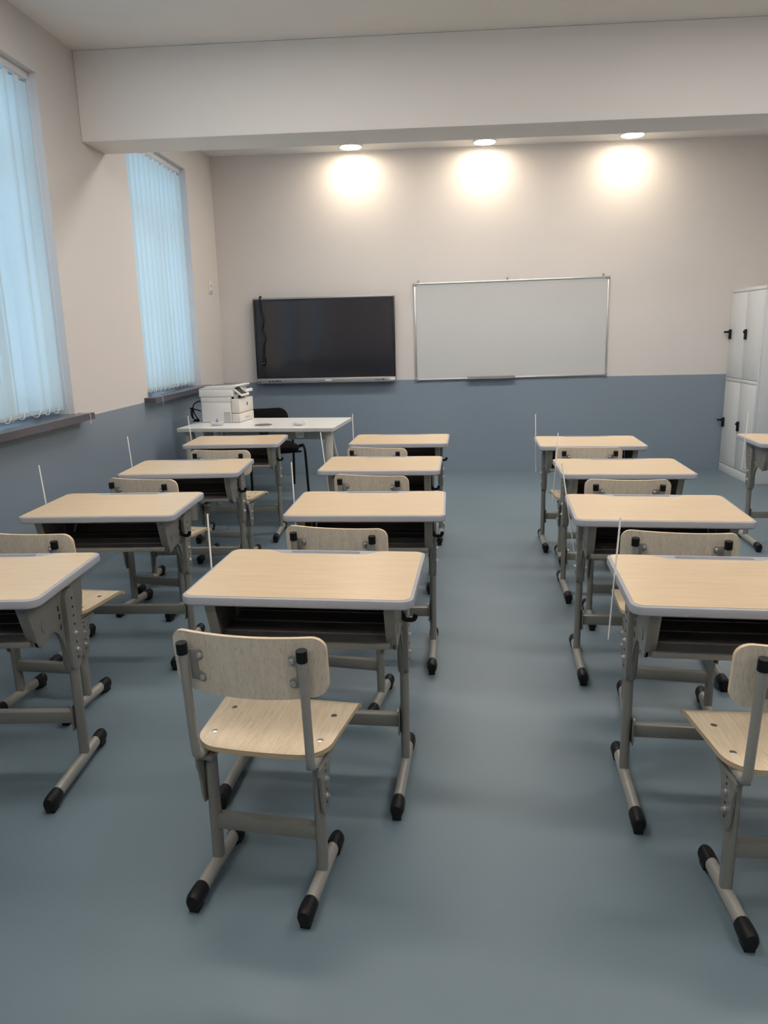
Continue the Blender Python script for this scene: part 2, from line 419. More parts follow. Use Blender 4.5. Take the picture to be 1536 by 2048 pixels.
# ---------------------------------------------------------------- vertical blinds
def slat_bm(w, z0, z1, bow=.010, n=7):
    bm = bmesh.new(); rows = [z0, z0 + .045, z0 + .047, z1 - .04, z1]
    g = []
    for z in rows:
        ring = []
        for i in range(n):
            t = i / (n - 1) * 2 - 1
            ring.append(bm.verts.new((bow * (1 - t * t), t * w / 2, z)))
        g.append(ring)
    for a, b in zip(g, g[1:]):
        for i in range(n - 1): bm.faces.new((a[i], a[i + 1], b[i + 1], b[i]))
    return bm
def blind(k, y0, y1, label, pulled):
    xb = XL - .062
    root = empty('vertical_blind', label, 'blind', (xb, (y0 + y1) / 2, WZ1), group='sheer vertical blinds')
    L = root.location
    def part(name, bm, mat, par=root, **kw):
        bmesh.ops.translate(bm, verts=bm.verts[:], vec=-Vector(L)); return obj(name, bm, mat, par, **kw)
    part('headrail', bx(xb - .02, xb + .02, y0 + .012, y1 - .012, WZ1 - .036, WZ1, bev=.003), FRAMEW)
    pitch = .1; z0, z1 = WZ0 + .032, WZ1 - .062
    n = int((y1 - y0 - .03) / pitch)
    base = None; ends = []
    for i in range(n):
        yc = y1 - .098 - pitch * i
        ang = math.radians(-16 + random.uniform(-4, 4)); dx = 0
        if i in pulled: yc += pulled[i][0]; ang = math.radians(pulled[i][1]); dx = pulled[i][2]
        if base is None:
            base = obj('slat', slat_bm(.127, z0 - L[2], z1 - L[2]), SLAT, root)
            s = base
        else:
            s = base.copy(); COL.objects.link(s); s.parent = root
        s.location = (dx, yc - L[1], 0); s.rotation_euler = (0, 0, ang)
        hk = bx(-.006, .006, -.016, .016, z1 - .004 - L[2], WZ1 - .034 - L[2], bev=.002) if i == 0 else None
        if hk is not None:
            hook = obj('slat_clip', hk, WHITEP, s)
            wt = obj('slat_weight', bx(-.003, .003, -.058, .058, z0 - .004 - L[2], z0 + .026 - L[2], bev=.0015), SLAT, s)
        else:
            for src in (hook, wt):
                h = src.copy(); COL.objects.link(h); h.parent = s
        ends.append((xb + dx, yc, ang))
    # bead chain linking the slat feet on the room side
    pts = []
    for i, (x, y, a) in enumerate(ends):
        px = x + .016 + abs(math.sin(a)) * .02
        pts.append((px, y, z0 + .022))
        if i + 1 < len(ends):
            y2 = ends[i + 1][1]
            pts.append((px + .006, (y + y2) / 2 + .02, z0 - .004)); pts.append((px + .006, (y + y2) / 2 - .02, z0 - .004))
    part('bead_chain', tube(smooth_path(pts, 4), .0018, n=6), CORD)
    # operating cord that trails over the sill
    ye = y1 - .02 if k == 2 else y0 + .03
    cp = [(xb + .022, ye, WZ1 - .03), (xb + .03, ye, 1.8), (xb + .034, ye, 1.02), (XL + .03, ye + .012, WZ0 + .012), (XL + .087, ye + .02, WZ0 + .006), (XL + .091, ye + .022, WZ0 - .055)]
    part('pull_cord', tube(smooth_path(cp, 6), .0016, n=6), CORD)
blind(1, *WIN[0], 'sheer pale vertical blind with dangling bead chain in window near screen wall', {})
blind(2, *WIN[1], 'sheer pale vertical blind with one slat twisted shut, window before the beam', {3: (-.03, 2, -.012), 4: (-.035, -8, -.016), 7: (-.02, 4, -.012)})
blind(3, *WIN[2], 'sheer pale vertical blind in the window beside the viewer', {})

# ---------------------------------------------------------------- round ceiling lamps, then added fill panels
def lamp_proto():
    r = empty('ceiling_downlight', '', 'lamp', (0, 0, ZC))
    obj('housing', lathe([(.103, 0), (.103, -.016), (.100, -.020), (.094, -.020), (.093, -.010), (.02, -.010)], n=32), WHITEP, r)
    obj('diffuser', lathe([(.092, -.015), (.090, -.024)], n=20), LENS, r)
    return r
LAMPS = [(-.755, 7.30, 'lit round ceiling lamp above the black screen'), (.44, 7.31, 'lit round ceiling lamp above the whiteboard, middle of three'), (1.715, 7.27, 'lit round ceiling lamp between whiteboard and lockers')]
lp = lamp_proto()
for i, (x, y, lab) in enumerate(LAMPS):
    o = lp if i == 0 else copy_tree(lp)
    o.location = (x, y, ZC); o['label'] = lab; o['group'] = 'round ceiling lamps'

def fill_panel_proto():  # invented oblong panels, out of view, added to raise the soft room light
    r = empty('added_fill_panel', '', 'lamp', (0, 0, ZC))
    obj('fill_panel_frame', bx(-.61, .61, -.16, .16, -.035, 0, bev=.004), WHITEP, r)
    obj('fill_panel_face', bx(-.59, .59, -.14, .14, -.040, -.034), FILL_GLOW, r, smooth=False)
    return r
pp = None
for y, w in ((5.70, 'between beam and screen wall'), (3.35, 'over the third desk row'), (1.6, 'above the viewer'), (-1.0, 'behind the viewer')):
    for x, w2 in ((-.50, 'window side'), (.60, 'room middle'), (1.70, 'locker side')) if y > 5 else ((-.85, 'window side'), (1.75, 'locker side')):
        pp = fill_panel_proto() if pp is None else copy_tree(pp)
        pp.location = (x, y, ZC); pp['label'] = 'added unseen fill panel %s, %s' % (w, w2); pp['group'] = 'added unseen fill panels'

# ---------------------------------------------------------------- school desk
DH = .685
def tabletop_bm(W=.65, D=.48, H=DH, T=.026):
    bm = bmesh.new()
    def loop(pts, z): return [bm.verts.new((x, y, z)) for x, y in pts]
    w, d = W / 2, D / 2
    prof = [(.004, H - T), (0, H - T + .004), (0, H - .005), (.0015, H - .0015), (.005, H)]
    loops = [loop(rrect(-w + i, w - i, -d + i, d - i, .034 - i, 7), z) for i, z in prof]
    n = len(loops[0])
    for a, b in zip(loops, loops[1:]):
        for k in range(n): bm.faces.new((a[k], a[(k + 1) % n], b[(k + 1) % n], b[k]))
    bm.faces.new(loops[0])
    # pen groove sunk into the back edge
    gp = rrect(-.122, .112, d - .043, d - .014, .013, 5)
    g0 = loop(gp, H); g1 = loop(rrect(-.119, .109, d - .040, d - .017, .010, 5), H - .007)
    m = len(g0)
    for k in range(m): bm.faces.new((g0[k], g0[(k + 1) % m], g1[(k + 1) % m], g1[k]))
    bm.faces.new(g1)
    es = [bm.edges.get((l[k], l[(k + 1) % len(l)])) for l in (loops[-1], g0) for k in range(len(l))]
    bmesh.ops.triangle_fill(bm, use_beauty=True, edges=es)
    return bm
def laminate_pts(W=.65, D=.48, i=.010):
    w, d = W / 2 - i, D / 2 - i
    r = .027
    return (arc(w - r, -d + r, r, -PI / 2, 0, 6) + arc(w - r, d - r, r, 0, PI / 2, 6) + [(.192, d), (.180, d - .003), (.166, d - .012), (.150, d - .026), (.136, d - .037), (.120, d - .041), (-.130, d - .041), (-.146, d - .037), (-.160, d - .026), (-.176, d - .012), (-.190, d - .003), (-.202, d)]
            + arc(-w + r, d - r, r, PI / 2, PI, 6) + arc(-w + r, -d + r, r, PI, 1.5 * PI, 6))
def foot_bm(y0, y1, w=.0165, h=.042, z0=.012):
    """oval tube lying along y"""
    return tube([(0, y0, z0 + h / 2), (0, y1, z0 + h / 2)], w, h / 2, n=14)
def cap_bm(y_end, s, L=.062, w=.021, h=.052):
    """rounded rubber shoe over a foot end; s=+1 opens towards +y"""
    bm = bmesh.new()
    prof = [(0, .70, .10), (.006, .90, .05), (.016, 1.0, 0), (L * .75, 1.0, 0), (L, .94, 0)]
    rings = []
    for t, k, dz in prof:
        ring = []
        for j in range(14):
            a = 2 * PI * j / 14; x = w * k * math.cos(a); zz = math.sin(a)
            z = h * .5 + (h * .5 - (.3 * h * (1 - k))) * zz
            if zz < -.3: x *= .92
            ring.append(bm.verts.new((x, y_end + s * t, max(.003, z + .003))))
        rings.append(ring)
    for a, b in zip(rings, rings[1:]):
        for j in range(14): bm.faces.new((a[j], a[(j + 1) % 14], b[(j + 1) % 14], b[j]))
    bm.faces.new(rings[0]); bm.faces.new(rings[-1])
    # flat pad that meets the floor
    y0, y1 = sorted((y_end + s * .006, y_end + s * .040))
    box(bm, -.013, .013, y0, y1, 0, .012, bev=.002)
    return bm
PLATE = [(-.205, .660), (.188, .660), (.178, .560), (.160, .500), (.135, .470), (.112, .440), (.105, .360), (.097, .346), (.030, .346), (.022, .360), (.016, .410), (.006, .462), (-.012, .496), (-.034, .513), (-.060, .519), (-.088, .514), (-.112, .503), (-.132, .499), (-.146, .508), (-.155, .525)]
LEGY = .058
def make_desk():
    root = empty('school_desk', '', 'desk')
    top = obj('tabletop_edging', tabletop_bm(), RIM, root, angle=28)
    obj('laminate_surface', prism(laminate_pts(), 2, DH - .001, DH + .0012), TOPW, root, smooth=False)
    # storage tray under the top
    t = bmesh.new()
    prof = [(-.168, .527), (.120, .527), (.150, .555), (.150, .655), (.146, .655), (.146, .558), (.118, .532), (-.168, .532)]
    prism(prof, 0, -.254, .254, bm=t)
    tray = obj('storage_tray', t, TRAYM, root, smooth=False)
    for yy in (-.105, -.02, .065):
        obj('tray_rib', bx(-.250, .250, yy, yy + .006, .532, .536, bev=.001), TRAYRIB, tray)
    obj('tray_lip', bx(-.254, .254, -.180, -.166, .519, .536, bev=.003), STEEL, tray)
    obj('tray_roof', bx(-.254, .254, -.195, .15, .654, .659), TRAYM, tray, smooth=False)
    for s in (-1, 1):
        pm = prism(PLATE, 0, s * .256, s * .268, bev=.003)
        # pressed flange along the front and the arch
        fl = [(-.205, .658), (-.196, .658), (-.147, .527), (-.132, .503), (-.146, .508), (-.155, .525)]
        prism(fl, 0, s * .240, s * .270, bev=.002, bm=pm)
        pl = obj('side_plate', pm, STEEL, root, angle=30)
        # raised sleeve that grips the leg
        sl = rrect(LEGY - .036, LEGY + .036, .347, .622, .030, 6)
        obj('sleeve', prism(sl, 0, s * .250, s * .2825, bev=.006), STEEL, pl, angle=40)
        for z in (.585, .556, .527, .498, .437, .385):
            obj('adjusting_hole', lathe([(.0045, s * .2820), (.0045, s * .2832)], n=8, center=(0, LEGY + .006, z), axis=0), HOLE, pl)
        for (yy, zz) in ((-.005, .575), (-.002, .548), (.0, .512)):
            obj('slot', prism(rrect(yy - .003, yy + .003, zz - .009, zz + .009, .003, 3), 0, s * .2676, s * .2690), HOLE, pl)
        obj('pressed_ring', prism(rrect(-.118, -.098, .540, .574, .010, 5), 0, s * .2676, s * .2700, bev=.001), STEEL, pl)
        for z in (.467, .411):
            b = lathe([(.0085, s * .2822), (.0085, s * .2850), (.0058, s * .2855), (.0058, s * .2905), (.003, s * .2915)], n=8, center=(0, LEGY + .006, z), axis=0)
            obj('bolt', b, CHROME, pl)
        obj('leg', tube([(s * .2665, LEGY, .045), (s * .2665, LEGY, .400)], .0145, .024, n=14, up=(0, 1, 0)), STEEL, root)
        ft = obj('foot', foot_bm(-.190, .185), TUBE, root); ft.location.x = s * .2665
        for ye, dr in ((-.216, 1), (.207, -1)):
            cp = obj('foot_cap', cap_bm(ye, dr), BLACK, ft)
        ep = bx(s * .248, s * .252, LEGY - .028, LEGY + .028, .136, .222, bev=.001)
        pe = obj('end_plate', ep, STEEL, root)
        for z in (.145, .213):
            obj('bolt', lathe([(.006, s * .2475), (.006, s * .244), (.003, s * .2425)], n=8, center=(0, LEGY - .012, z), axis=0), CHROME, pe)
    obj('crossbar', bx(-.249, .249, LEGY - .016, LEGY + .016, .158, .200, bev=.005), STEEL, root)
    # bag hook on one side only
    hk = bx(.2825, .286, -.002, .016, .545, .610, bev=.001)
    tube(smooth_path([(.284, .008, .556), (.290, .008, .541), (.304, .008, .537), (.318, .008, .540), (.324, .008, .556)], 5), .0075, .0045, n=8, bm=hk)
    # the hook sits on the plate beside the sleeve
    bmesh.ops.translate(hk, verts=hk.verts[:], vec=(-.014, .0, 0))
    obj('bag_hook', hk, BLACK, root)
    return root
DESKS = [  # column, row (counted from the whiteboard), x, y, turn in degrees
    (1, 1, -1.3817, 5.1259, 2.5), (1, 2, -1.3784, 4.0605, 2.6), (1, 3, -1.3912, 3.1154, 1.5), (1, 4, -1.4393, 2.1188, 2.7),
    (2, 1, -.2432, 5.0737, -2.4), (2, 2, -.2999, 4.1006, -2.2), (2, 3, -.2878, 3.1063, -1.1), (2, 4, -.3757, 2.1518, -3.5),
    (3, 1, .9641, 4.8646, -2.8), (3, 2, .9505, 3.9362, -2.5), (3, 3, .8570, 2.9942, -4.4), (3, 4, .8386, 2.0781, -4.3),
    (4, 1, 2.2801, 4.8644, -3.2)]
ROWN = {1: 'first', 2: 'second', 3: 'third', 4: 'fourth'}
COLN = {1: 'column along the windows', 2: 'second column from the windows', 3: 'third column from the windows', 4: 'column along the lockers'}
desk0 = make_desk()
for i, (c, r, x, y, a) in enumerate(DESKS):
    o = desk0 if i == 0 else copy_tree(desk0)
    o.location = (x, y, 0); o.rotation_euler = (0, 0, math.radians(a))
    o['label'] = 'maple-topped grey school desk, %s row from the whiteboard, %s' % (ROWN[r], COLN[c])
    o['group'] = 'school desks in rows'
    if (c, r) == (1, 4):                       # this desk has no bag hook
        for ch in list(o.children):
            if ch.name.startswith('bag_hook'): bpy.data.objects.remove(ch, do_unlink=True)

# ---------------------------------------------------------------- school chair
SZ = .392
def seat_bm():
    bm = bmesh.new(); T = .013
    def half(t):                                   # t from rear (0) to front (1)
        w = .170 + .021 * min(1, t * 1.15)
        return w
    nx, ny = 30, 18
    y0, y1 = -.050, .268
    def top(u, y):
        z = SZ - .0055 * math.cos(u * PI / 2) ** 2 * math.sin(min(1, max(0, (y - y0) / .26)) * PI)
        if y > .215: z -= ((y - .215) / .053) ** 2 * .018
        return z
    grid = []
    for j in range(ny + 1):
        row = []
        for i in range(nx + 1):
            u = math.sin((i / nx * 2 - 1) * PI / 2)
            t = j / ny
            r = .062; q = max(0.0, abs(u) * .172 - (.172 - r))
            back = y0 + .012 * u * u + r - math.sqrt(max(0.0, r * r - q * q))
            y = back + (y1 - back) * t
            hw = half((y - y0) / (y1 - y0))
            row.append((u * hw, y, top(u, y)))
        grid.append(row)
    A = [[bm.verts.new(p) for p in row] for row in grid]
    B = [[bm.verts.new((p[0], p[1], p[2] - T)) for p in row] for row in grid]
    for j in range(ny):
        for i in range(nx):
            bm.faces.new((A[j][i], A[j][i + 1], A[j + 1][i + 1], A[j + 1][i]))
            bm.faces.new((B[j][i], B[j + 1][i], B[j + 1][i + 1], B[j][i + 1]))
    per = [(0, i) for i in range(nx)] + [(j, nx) for j in range(ny)] + [(ny, i) for i in range(nx, 0, -1)] + [(j, 0) for j in range(ny, 0, -1)]
    for k in range(len(per)):
        a, b = per[k], per[(k + 1) % len(per)]
        bm.faces.new((A[a[0]][a[1]], A[b[0]][b[1]], B[b[0]][b[1]], B[a[0]][a[1]])).material_index = 1
    return bm
def back_y(x): return -.078 + .032 * (abs(x) / .192) ** 2
def backrest_bm():
    """curved plywood board, ends swept forward, rounded corners"""
    bm = bmesh.new(); T = .011
    outline = rrect(-.192, .192, .552, .706, .034, 7)
    out = []
    for (x, z), (x2, z2) in zip(outline, outline[1:] + outline[:1]):   # resample the long sides
        n = max(1, int(math.hypot(x2 - x, z2 - z) / .02))
        for k in range(n): out.append((x + (x2 - x) * k / n, z + (z2 - z) * k / n))
    tilt = lambda z: -(z - .63) * .12
    bottom_bulge = lambda x, z: z - .010 * (1 - (x / .192) ** 2) * ((.706 - z) / .154)
    pts = [(x, bottom_bulge(x, z)) for x, z in out]
    f2 = bmesh.new()
    nx, nz = 20, 8
    # fill by columns: for each x get z-range of the rounded outline
    def zr(x):
        ax = abs(x); r = .034
        d = 0 if ax <= .192 - r else r - math.sqrt(max(0, r * r - (ax - .192 + r) ** 2))
        return .552 + d, .706 - d
    xs = [-.192, -.1915, -.190, -.187, -.182, -.175, -.166] + [-.158 + .316 * i / 16 for i in range(17)] + [.166, .175, .182, .187, .190, .1915, .192]
    F, R = [], []
    for x in xs:
        a, b = zr(x); cf, cr = [], []
        for j in range(nz + 1):
            z = bottom_bulge(x, a + (b - a) * j / nz)
            y = back_y(x) + tilt(z)
            cr.append(bm.verts.new((x, y, z))); cf.append(bm.verts.new((x, y + T, z)))
        F.append(cf); R.append(cr)
    m = len(xs)
    for i in range(m - 1):
        for j in range(nz):
            bm.faces.new((F[i][j], F[i][j + 1], F[i + 1][j + 1], F[i + 1][j]))
            bm.faces.new((R[i][j], R[i + 1][j], R[i + 1][j + 1], R[i][j + 1]))
        for j in (0, nz):
            bm.faces.new((F[i][j], F[i + 1][j], R[i + 1][j], R[i][j])).material_index = 1
    for i in (0, m - 1):
        for j in range(nz):
            bm.faces.new((F[i][j], R[i][j], R[i][j + 1], F[i][j + 1])).material_index = 1
    f2.free()
    return bm
CHPLATE = [(-.050, .3565), (-.050, .338), (-.044, .330), (-.036, .312), (-.032, .275), (-.029, .240), (-.020, .216), (.016, .214), (.026, .232), (.029, .290), (.034, .322), (.050, .345), (.066, .3565)]
TX = .147
def make_chair():
    root = empty('school_chair', '', 'chair')
    st = obj('seat', seat_bm(), [SEATW, PLY], root, angle=40)
    for sx in (-1, 1):
        for yy in (.030, .158):
            sc = obj('seat_screw', lathe([(.0085, -.004), (.0085, .0010), (.006, .0018), (.001, .0018)], n=10, center=(sx * .142, yy, SZ - .001)), CHROME, st)
    bk = obj('backrest', backrest_bm(), [BACKW, PLYB], root, angle=40)
    for s in (-1, 1):
        # bent back tube running from under the seat to the backrest
        path = [(s * TX, .150, .3675), (s * TX, .060, .3675), (s * TX, -.020, .3675)]
        cxy = (-.040, .3965); R = .029
        for k in range(1, 7):
            a = -PI / 2 - k / 6 * (PI / 2 - .12)
            path.append((s * TX, cxy[0] + R * math.cos(a), cxy[1] + R * math.sin(a)))
        yb_ = path[-1][1]
        path += [(s * TX, yb_ - .006, .46), (s * TX, -.0935, .672)]
        obj('back_tube', tube(path, .0112, n=14), TUBE, root)
        obj('tube_cap', tube([(s * TX, -.0928, .660), (s * TX, -.0943, .684), (s * TX, -.0945, .688)], .0132, n=14), BLACK, root)
        # tab plate and its two bolts
        prof = [(TX - .004, .583), (TX - .004, .662), (.112, .664), (.107, .658), (.107, .642), (.112, .637), (.124, .634), (.124, .606), (.112, .602), (.105, .598), (.105, .582), (.110, .577)]
        y1 = back_y(.125) - .0015
        pb = prism([(s * px, pz) for px, pz in prof], 1, y1 - .0035, y1 + .0015, bev=.0008)
        for v in pb.verts: v.co.y += -(v.co.z - .63) * .12 + (abs(v.co.x) - .125) * .06
        tp = obj('tab_plate', pb, TUBE, root, angle=30)
        for z in (.650, .590):
            yy = back_y(.115) - (z - .63) * .12 - .004
            obj('bolt', lathe([(.0075, yy), (.0075, yy - .003), (.0052, yy - .0035), (.0045, yy - .008), (.001, yy - .009)], n=10, center=(s * .1145, 0, z), axis=1), CHROME, tp)
        lx = s * .143
        obj('leg', tube([(lx, 0, .045), (lx, 0, .352)], .0145, .022, n=14, up=(0, 1, 0)), STEEL, root)
        pl = obj('seat_bracket', prism(CHPLATE, 0, lx + s * .0125, lx + s * .0195, bev=.002), STEEL, root, angle=35)
        obj('seat_support', bx(lx - .020, lx + .020, -.036, .075, .3445, .3568, bev=.002), STEEL, root)
        for z in (.345, .327, .277, .240):
            obj('adjusting_hole', lathe([(.0035, lx + s * .0190), (.0035, lx + s * .0202)], n=8, center=(0, 0, z), axis=0), HOLE, pl)
        for z in (.306, .259):
            obj('bolt', lathe([(.0075, lx + s * .0190), (.0075, lx + s * .0215), (.005, lx + s * .022), (.005, lx + s * .027), (.002, lx + s * .028)], n=8, center=(0, 0, z), axis=0), CHROME, pl)
        ft = obj('foot', foot_bm(-.138, .124), TUBE, root); ft.location.x = lx
        for ye, dr in ((-.164, 1), (.150, -1)): obj('foot_cap', cap_bm(ye, dr, L=.058), BLACK, ft)
    obj('crossbar', bx(-.135, .135, -.014, .014, .134, .176, bev=.005), STEEL, root)
    return root
CHAIRS = [  # column, row, x and y of the midpoint between the tube tops, turn
    (1, 1, -1.336, 4.500, -5), (1, 2, -1.472, 3.574, -11), (1, 3, -1.505, 2.530, -6),
    (2, 1, -.376, 4.533, -14), (2, 2, -.334, 3.616, -12), (2, 3, -.374, 2.597, -10), (2, 4, -.453, 1.606, -8),
    (3, 1, .890, 4.442, -3), (3, 2, .872, 3.446, -4.5), (3, 3, .817, 2.513, -9), (3, 4, .842, 1.560, 0)]
chair0 = make_chair()
for i, (c, r, x, y, a) in enumerate(CHAIRS):
    o = chair0 if i == 0 else copy_tree(chair0)
    t = math.radians(a)
    o.location = (x - .090 * math.sin(t), y + .090 * math.cos(t) - .012, 0); o.rotation_euler = (0, 0, t)
    o['label'] = 'plywood school chair with grey tubes, %s row from the whiteboard, %s' % (ROWN[r], COLN[c])
    o['group'] = 'school chairs at the desks'

# ---------------------------------------------------------------- thin white sticks on the desk edges
RODS = {(1, 1): -.06, (1, 2): -.055, (1, 3): -.06, (2, 1): -.01, (2, 2): -.10, (2, 3): -.02, (2, 4): 0.0, (3, 1): -.03, (3, 2): .045, (3, 3): -.17, (3, 4): .045, (4, 1): .04}
for (c, r, x, y, a) in DESKS:
    if (c, r) not in RODS: continue
    k = RODS[(c, r)]; t = math.radians(a)
    lx, ly = -.325 - .0027, .030
    bm = tube([(-.195 * k, 0, -.195), (.175 * k, 0, .178)], .0027, n=8)
    o = obj('white_stick', bm, ROD)
    o.location = (x + lx * math.cos(t) - ly * math.sin(t), y + lx * math.sin(t) + ly * math.cos(t), DH - .008)
    tag(o, 'thin upright white stick at the edge of the %s-row desk, %s' % (ROWN[r], COLN[c]), 'stick', 'white sticks beside the desks')

# ---------------------------------------------------------------- display
def display():
    x0, x1, z0, z1 = -1.762, -.396, .924, 1.737
    yf = 7.44
    root = empty('display_screen', 'large black interactive flat display on the wall with silver bottom bar', 'screen', ((x0 + x1) / 2, YB, z0))
    L = Vector(root.location)
    def P(name, bm, mat, par=root, **kw):
        bmesh.ops.translate(bm, verts=bm.verts[:], vec=-L); return obj(name, bm, mat, par, **kw)
    P('casing', bx(x0, x1, yf + .012, YB - .018, z0, z1, bev=.006), BEZEL)
    P('wall_mount', bx(x0 + .4, x1 - .4, YB - .02, YB, z0 + .2, z1 - .2), BEZEL)
    P('top_trim', bx(x0, x1, yf, yf + .03, z1 - .016, z1, bev=.003), SILVER)
    P('side_trim', bx(x0, x0 + .012, yf, yf + .03, z0 + .048, z1 - .016, bev=.002), BEZEL)
    P('side_trim', bx(x1 - .012, x1, yf, yf + .03, z0 + .048, z1 - .016, bev=.002), BEZEL)
    P('bezel', bx(x0 + .012, x1 - .012, yf + .004, yf + .014, z0 + .048, z1 - .016), BEZEL, smooth=False)
    P('glass', bx(x0 + .030, x1 - .030, yf + .001, yf + .006, z0 + .060, z1 - .030), SCREEN, smooth=False)
    bar = P('bottom_bar', bx(x0, x1, yf - .006, yf + .03, z0, z0 + .048, bev=.004), SILVER)
    xm = (x0 + x1) / 2
    P('name_badge', bx(xm - .008, xm + .055, yf - .0075, yf - .005, z0 + .018, z0 + .030), STICK, bar, smooth=False)
    for i in range(6):
        P('button', lathe([(.0048 + (.002 if i == 5 else 0), yf - .0075), (.0048 + (.002 if i == 5 else 0), yf - .004)], n=10, center=(x1 - .195 + i * .016, 0, z0 + .024), axis=1), BLACK, bar)
    for i in range(5):
        P('port', bx(x0 + .118 + i * .026, x0 + .134 + i * .026, yf - .0072, yf - .004, z0 + .016, z0 + (.026 if i != 3 else .030)), BLACK, bar, smooth=False)
    P('speaker_slot', bx(x0 + .006, x0 + .04, yf - .0072, yf - .004, z0 + .012, z0 + .018), BLACK, bar, smooth=False)
    stx = P('sticker', bx(x1 - .068, x1 - .006, yf - .0075, yf - .005, z0 + .018, z0 + .036), STICK, bar, smooth=False)
    P('sticker_mark', bx(x1 - .064, x1 - .054, yf - .0082, yf - .0074, z0 + .025, z0 + .033), BLACK, bar, smooth=False)
display()
def display_cable():
    y = 7.425
    pts = [(-1.690, 7.50, 1.747), (-1.690, 7.448, 1.752), (-1.688, y, 1.735), (-1.688, y, 1.66), (-1.681, y, 1.60), (-1.662, y, 1.545), (-1.668, y, 1.49), (-1.682, y, 1.44), (-1.664, y, 1.395), (-1.654, y, 1.355), (-1.672, y, 1.29), (-1.679, y, 1.22), (-1.680, y, 1.155)]
    root = empty('hanging_cable', 'black cable hanging down in front of the dark display', 'cable', (-1.69, 7.45, 1.75))
    L = Vector(root.location)
    bm = tube(smooth_path(pts, 6), .0065, n=8); bmesh.ops.translate(bm, verts=bm.verts[:], vec=-L)
    obj('cord', bm, BLACK, root)
    bm = tube([(-1.680, y, 1.165), (-1.680, y - .004, 1.135), (-1.682, y - .004, 1.112), (-1.690, y, 1.105)], .017, .012, n=10); bmesh.ops.translate(bm, verts=bm.verts[:], vec=-L)
    pg = obj('plug', bm, BLACK, root)
    for dx in (-.012, .008):
        bm = tube([(-1.680 + dx, y - .014, 1.122), (-1.680 + dx, y - .032, 1.122)], .003, n=8); bmesh.ops.translate(bm, verts=bm.verts[:], vec=-L)
        obj('plug_pin', bm, CHROME, pg)
display_cable()

# ---------------------------------------------------------------- whiteboard
def whiteboard():
    W, H = 1.84, .92
    root = empty('whiteboard', 'wide blank whiteboard in an aluminium frame on the wall', 'whiteboard', (.713, YB, 1.390))
    root.rotation_euler = (0, -.011, 0)
    def P(name, bm, mat, par=root, **kw): return obj(name, bm, mat, par, **kw)
    w, h = W / 2, H / 2
    P('writing_surface', bx(-w + .006, w - .006, -.016, -.002, -h + .006, h - .006), BOARD, smooth=False)
    P('frame_rail', bx(-w, w, -.022, -.001, h - .016, h, bev=.003), SILVERB)
    P('frame_rail', bx(-w, w, -.022, -.001, -h, -h + .016, bev=.003), SILVERB)
    P('frame_stile', bx(-w, -w + .016, -.0225, -.001, -h + .016, h - .016, bev=.003), SILVERB)
    P('frame_stile', bx(w - .016, w, -.0225, -.001, -h + .016, h - .016, bev=.003), SILVERB)
    for sx in (-1, 1):
        for sz in (-1, 1):
            a, b = sorted((sx * (w + .003), sx * (w - .030))); c, d = sorted((sz * (h + .003), sz * (h - .030)))
            pts = [(sx * (w + .003), sz * (h + .003)), (sx * (w - .030), sz * (h + .003)), (sx * (w - .030), sz * (h - .014)), (sx * (w - .014), sz * (h - .030)), (sx * (w + .003), sz * (h - .030))]
            P('corner_cap', prism(pts, 1, -.026, -.001, bev=.002), SILVER)
    for x in (-w + .045, -.03, w - .055):
        bm = bx(x - .007, x + .007, -.010, -.001, h - .004, h + .028, bev=.002)
        lathe([(.008, -.018), (.008, -.009)], n=10, bm=bm, center=(x, 0, h + .018), axis=1)
        P('hanger', bm, SILVER)
    tr = [(-.062, -h + .002), (-.0225, -h + .002), (-.0225, -h + .026), (-.0255, -h + .026), (-.0255, -h + .006), (-.058, -h + .006), (-.058, -h + .024), (-.062, -h + .024)]
    P('pen_tray', prism(tr, 0, -.415, .045), SILVER, smooth=False)
whiteboard()

